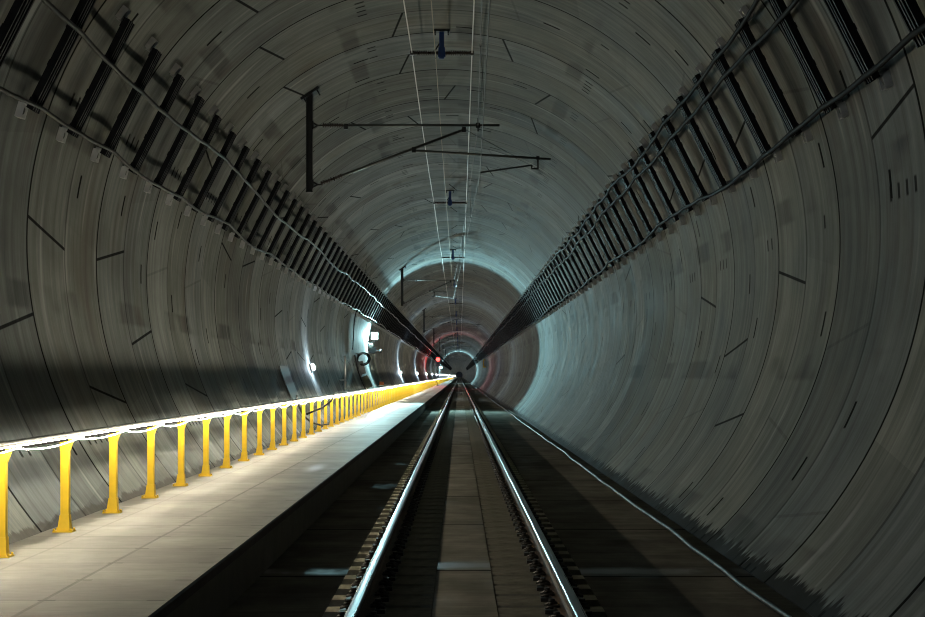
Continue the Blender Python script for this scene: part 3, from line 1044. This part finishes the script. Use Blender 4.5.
LAMPS = [3.0, 49.5, 124, 172, 220, 268, 316, 364, 412, 460, 508, 556, 604, 652, 700, 748, 796, 844, 892, 940, 1000, 1060, 1120, 1180, 1260, 1340, 1430, 1520, 1620, 1720, 1820, 1950, 2080]
wx = wall_x(LZ, -1)
ang = math.atan2(LZ - AZ, wx - AX)
nrm = (-math.cos(ang), 0, -math.sin(ang))          # towards the axis
ut = (-math.sin(ang), 0, math.cos(ang))
lk = None
lamp_lab = {49.5: 'nearest glowing white wall lamp above the handrail', 124: 'glowing wall lamp next beyond the teal floodlight', 172: 'second glowing wall lamp beyond the teal floodlight',
            220: 'third glowing wall lamp beyond the teal floodlight', 268: 'fourth glowing wall lamp beyond the teal floodlight'}
for D in LAMPS:
    base = Vector((wx, D, LZ))
    if lk is None:
        l0 = thing('wall_lamp', '', 'lamp', tuple(base))
        org = tuple(base)
        n = Vector(nrm)
        mb = MB(); mb.obox(base + n * 0.035, ut, (0, 1, 0), nrm, 0.11, 0.13, 0.03); mb.build('housing', M['casing'], l0, org)
        mb = MB()
        for (a, b2) in ((0, 0),):
            mb.lathe_on(base + n * 0.066, base + n * 0.15, [(0, 0.09), (0.35, 0.10), (0.75, 0.085), (1.0, 0.03)], 12)
        mb.build('diffuser', M['lamp'], l0, org)
        mb = MB()
        for q in (-0.07, 0.07):
            c0 = base + Vector((0, q, 0))
            mb.tube([c0 + n * 0.06, c0 + n * 0.12, base + n * 0.165], 0.006, 5)
        mb.build('guard', M['galv'], l0, org)
        lk = kids(l0); o = l0
    else:
        o = l0.copy(); C.objects.link(o); o.location = tuple(base)
        for ch in lk:
            c = ch.copy(); C.objects.link(c); c.parent = o
    lab = lamp_lab.get(D, 'distant glowing wall lamp in the merging bright row' if D > 0 else '')
    if D < 40: lab = 'unseen wall lamp added as cool fill light near the viewer'  # out-of-frame lamp added as cool fill for the near walls
    tag(o, lab, 'lamp', 'wall lamps above the handrail')
    add_light('wall_lamp_bulb', 'POINT', tuple(base + Vector(nrm) * 0.24), 620.0 if D > 60 else (85.0 if D > 40 else 130.0), (0.66, 0.85, 1.0), 0.05)

# floodlight on the left wall at 84 m, shining back towards the viewer
def floodlight(D, lab, power):
    z = 3.83
    x = wall_x(z, -1)
    t = thing('floodlight', lab, 'lamp', (x, D, z), 'floodlights on the left wall')
    org = (x, D, z)
    mb = MB(); mb.box(x + 0.10, x + 0.48, D + 0.02, D + 0.14, z - 0.18, z + 0.20)
    for k in range(5): mb.box(x + 0.13 + k * 0.075, x + 0.15 + k * 0.075, D + 0.14, D + 0.19, z - 0.15, z + 0.17)
    mb.build('housing', M['casing'], t, org)
    mb = MB(); mb.box(x + 0.125, x + 0.455, D + 0.005, D + 0.019, z - 0.155, z + 0.175); mb.build('lamp_glass', M['flood'], t, org)
    mb = MB()
    mb.tube([(x + 0.02, D + 0.08, z - 0.3), (x + 0.29, D + 0.08, z - 0.3), (x + 0.29, D + 0.08, z - 0.18)], 0.02, 8)
    mb.tube([(x - 0.02, D + 0.08, z - 0.3), (x + 0.03, D + 0.08, z - 0.3)], 0.06, 10)
    mb.build('bracket', M['galv'], t, org)
    add_light('floodlight_beam', 'AREA', (x + 0.185, D - 0.02, z), power, (0.50, 0.94, 1.0), 0.12, (math.radians(-90), 0, math.radians(25)), None, 0.33, math.radians(165))
    return t


floodlight(84.0, 'square teal-white floodlight shining on the left wall', 1800)
floodlight(393.0, 'far small teal floodlight low on the left wall', 4000)

# ------------------------------------------------------------------ equipment on the left wall
def at(px, py, d): return ((px - VX) * d / F, d, CAMZ - (py - VY) * d / F)


def wall_frame(z):
    x = wall_x(z, -1)
    a = math.atan2(z - AZ, x - AX)
    return Vector((x, 0, z)), Vector((-math.cos(a), 0, -math.sin(a))), Vector((math.sin(a), 0, -math.cos(a)))   # point, inward normal, upward tangent


def wbox(mb, d, z, hw, hh, dep, off=0.0, mi=0):
    p, n, u = wall_frame(z)
    mb.obox(p + Vector((0, d, 0)) + n * (off + dep / 2), Vector((0, 1, 0)), u, n, hw, hh, dep / 2, mi)


p, n, u = wall_frame(2.1)
# tall backing board with a coil, a switch box and a pale cabinet
t = thing('equipment_board', 'dark tall equipment board fixed on the left wall before the floodlight', 'equipment board', (p.x, 73.0, 2.1))
mb = MB()
for z in (1.35, 1.75, 2.15, 2.5): wbox(mb, 73.0, z, 0.75, 0.21, 0.05, 0.015)
mb.build('board', M['black'], t, (p.x, 73, 2.1))
mb = MB(); wbox(mb, 73.25, 2.12, 0.36, 0.29, 0.24, 0.07); mb.build('switch_box', M['cabinet'], t, (p.x, 73, 2.1))
mb = MB(); wbox(mb, 73.35, 1.46, 0.40, 0.28, 0.26, 0.07)
wbox(mb, 73.35, 1.46, 0.34, 0.22, 0.015, 0.331); mb.build('pale_cabinet', M['pale'], t, (p.x, 73, 2.1))
t['label'] = 'dark equipment board with boxes fixed on left wall before the floodlight'

coil = thing('cable_coil', 'black coiled cable hanging above the equipment board on the left wall', 'cable coil', at(360, 359, 73.4))
cc = Vector(at(360, 359, 73.2)); wxx = wall_x(cc.z, -1)
mb = MB()
rg = random.Random(5)
for q in range(6):
    rr = 0.26 + rg.uniform(-0.035, 0.035); ox = wxx + 0.32 + rg.uniform(-0.05, 0.05)
    mb.tube([(ox + rr * math.cos(a * PI / 12), 73.2 + 0.35 * math.sin(a * PI / 12) + 0.01 * q, cc.z + rr * math.sin(a * PI / 12)) for a in range(25)], 0.019, 6, cap=False)
mb.build('loops', M['cable'], coil, tuple(coil.location))
mb = MB()
mb.tube([(wxx + 0.0, 73.2, cc.z + 0.24), (wxx + 0.34, 73.2, cc.z + 0.225)], 0.02, 8)
mb.tube([(wxx - 0.01, 73.2, cc.z + 0.24), (wxx + 0.02, 73.2, cc.z + 0.24)], 0.06, 8)
mb.build('hook', M['galv'], coil, tuple(coil.location))

pts = []
for i in range(9):
    z = 2.95 + (AZ + R * math.sin(A1) - 2.95) * i / 8
    pts.append((wall_x(z, -1, 0.05), 71.0 + 0.5 * math.sin(i * 0.6), z))
mb = MB(); mb.tube(pts, 0.022, 6)
tag(mb.build('riser_cable', M['cable']), 'black cable rising from the coil up to the channels', 'cable')

mb = MB(); mb.tube([(-4.16, 60, 1.31), (-4.16, 60, 2.53)], 0.035, 8)
mb.box(-4.40, -4.12, 59.97, 60.03, 1.62, 1.68)
tag(mb.build('pipe_post', M['white']), 'slim white vertical pipe beside the dark equipment board', 'pipe')

# device on an arm below the floodlight
org = at(372, 350, 84)
zz = org[2]; xw = wall_x(zz, -1)
t = thing('wall_device', 'dark device on a wall arm just below the floodlight', 'device', (xw, 84, zz))
mb = MB()
mb.tube([(xw - 0.01, 83.9, zz + 0.0), (xw + 0.62, 83.9, zz - 0.06)], 0.035, 8)
mb.tube([(xw + 0.62, 83.9, zz - 0.06), (xw + 0.70, 83.9, zz - 0.06)], 0.10, 10)
mb.build('arm', M['black'], t, (xw, 84, zz))
mb = MB(); mb.box(xw + 0.08, xw + 0.40, 83.72, 83.86, zz - 0.16, zz + 0.13); mb.build('body', M['black'], t, (xw, 84, zz))
mb = MB(); mb.lathe_on((xw + 0.14, 83.78, zz + 0.10), (xw + 0.14, 83.78, zz + 0.34), [(0, .02), (.12, .09), (.5, .13), (.85, .09), (1, .02)], 12)
mb.build('globe', M['white'], t, (xw, 84, zz))

pts = [(wall_x(2.95 - 0.2 * i, -1, 0.06), 88.0, 2.95 - 0.2 * i) for i in range(10)]
mb = MB(); mb.tube(pts, 0.075, 8)
tag(mb.build('conduit', M['pale']), 'pale curved conduit running down the left wall below the floodlight', 'conduit')
zb = 1.30; xb = wall_x(zb, -1)
t = thing('orange_box', 'small orange box with a pale shelf behind the far handrail', 'box', (xb, 86, zb))
mb = MB(); mb.box(xb + 0.04, xb + 0.26, 85.6, 86.0, zb + 0.021, zb + 0.20); mb.build('box_body', M['orange'], t, (xb, 86, zb))
mb = MB(); mb.box(xb - 0.05, xb + 0.34, 85.5, 93.0, zb - 0.02, zb + 0.02); mb.build('shelf', M['white'], t, (xb, 86, zb))

# flat panel leaning against the left wall
mb = MB()
mb.arc_box(-1, 41.0, 43.0, R - 0.014, R - 0.003, math.asin((1.02 - AZ) / R), math.asin((2.05 - AZ) / R), 8)
tag(mb.build('wall_panel', M['panel']), 'flat grey panel on the left wall before the nearest wall lamp', 'panel')

# hanging hoses behind the handrail
for pts2, lab in (([(297, 396), (299, 406), (303, 415), (311, 422), (320, 425), (328, 424)], 'black cable hanging from the handrail down to the walkway'),
                  ([(307, 414), (314, 411), (322, 408), (331, 401), (334, 396)], 'short black cable looped behind the yellow posts')):
    d = 34.5
    q = [Vector(at(a, b2, d)) for a, b2 in pts2]
    q = [Vector((x, y + 1.4 * i, max(z, WZ + 0.03))) for i, (x, y, z) in enumerate(q)]
    q = [Vector((v.x * v.y / d, v.y, max(CAMZ + (v.z - CAMZ) * v.y / d, WZ + 0.03))) for v in q]
    q = [Vector((max(v.x, wall_x(v.z, -1) + 0.05), v.y, v.z)) for v in q]
    mb = MB(); mb.tube(q, 0.022, 6)
    tag(mb.build('hanging_cable', M['cable']), lab, 'cable')

# ------------------------------------------------------------------ red signal and yellow sign
SD = 230.0
sx, _, szz = at(438, 359.5, SD)
t = thing('railway_signal', 'glowing red railway signal on a mast far down the left side', 'signal', (sx, SD, WZ))
mb = MB(); mb.tube([(sx, SD, WZ + 0.002), (sx, SD, szz + 0.5)], 0.07, 10); mb.box(sx - .2, sx + .2, SD - .2, SD + .2, WZ + 0.001, WZ + 0.03)
mb.build('mast', M['steel'], t, (sx, SD, WZ))
mb = MB(); mb.box(sx - 0.34, sx + 0.34, SD - 0.16, SD - 0.075, szz - 0.95, szz + 0.4)
mb.build('head', M['black'], t, (sx, SD, WZ))
mb = MB(); mb.lathe_on((sx, SD - 0.161, szz), (sx, SD - 0.20, szz), [(0, 0.27), (0.7, 0.26), (1, 0.1)], 16)
mb.build('red_lens', M['red'], t, (sx, SD, WZ))
mb = MB(); mb.lathe_on((sx, SD - 0.161, szz - 0.55), (sx, SD - 0.20, szz - 0.55), [(0, 0.15), (0.7, 0.14), (1, 0.05)], 16)
mb.build('lens', M['lens'], t, (sx, SD, WZ))
add_light('signal_beam', 'AREA', (sx, SD - 0.3, szz), 420, (1.0, 0.05, 0.04), 0.35, (math.radians(-90), 0, 0))

sx2, _, sz2 = at(485, 363.5, 255)
xw = wall_x(sz2, 1)
t = thing('yellow_sign', 'small yellow-framed sign far along the right wall', 'sign', (xw, 255, sz2))
mb = MB()
for (a, b2, c, d2) in ((-0.3, 0.3, 0.46, 0.62), (-0.3, 0.3, -0.62, -0.46), (-0.3, -0.17, -0.46, 0.46), (0.17, 0.3, -0.46, 0.46)):
    mb.box(sx2 + a, sx2 + b2, 254.95, 255.0, sz2 + c, sz2 + d2)
mb.build('frame', M['yellow'], t, (xw, 255, sz2))
mb = MB(); mb.box(sx2 - 0.17, sx2 + 0.17, 254.96, 254.99, sz2 - 0.46, sz2 + 0.46); mb.build('sign_face', M['casing'], t, (xw, 255, sz2))
mb = MB()
for q in (-0.35, 0.35): mb.tube([(sx2, 255.03, sz2 + q), (wall_x(sz2 + q, 1) + 0.01, 255.03, sz2 + q)], 0.03, 6)
mb.build('bracket', M['galv'], t, (xw, 255, sz2))

# ------------------------------------------------------------------ world, camera, colour management
w = bpy.data.worlds.new('world'); SC.world = w; w.use_nodes = True
w.node_tree.nodes['Background'].inputs[0].default_value = (0.55, 0.68, 0.85, 1)
w.node_tree.nodes['Background'].inputs[1].default_value = 0.01

cam = bpy.data.cameras.new('camera'); co = bpy.data.objects.new('camera', cam); C.objects.link(co)
co.location = (0, 0, CAMZ); co.rotation_euler = (PI / 2, 0, 0)
cam.sensor_width = 36; cam.sensor_fit = 'HORIZONTAL'; cam.lens = 36 * F / 925
cam.shift_x = (462.5 - VX) / 925; cam.shift_y = (VY - 308.5) / 925
cam.clip_start = 0.1; cam.clip_end = 3000
SC.camera = co
SC.view_settings.view_transform = 'Standard'
SC.view_settings.look = 'None'
SC.view_settings.gamma = 1
SC.view_settings.use_curve_mapping = False
SC.view_settings.exposure = 0.15
try:
    SC.cycles.use_denoising = True
    SC.cycles.filter_width = 1.1
    SC.cycles.max_bounces = 8
    SC.cycles.diffuse_bounces = 5
    SC.cycles.sample_clamp_indirect = 4.0
except Exception:
    pass
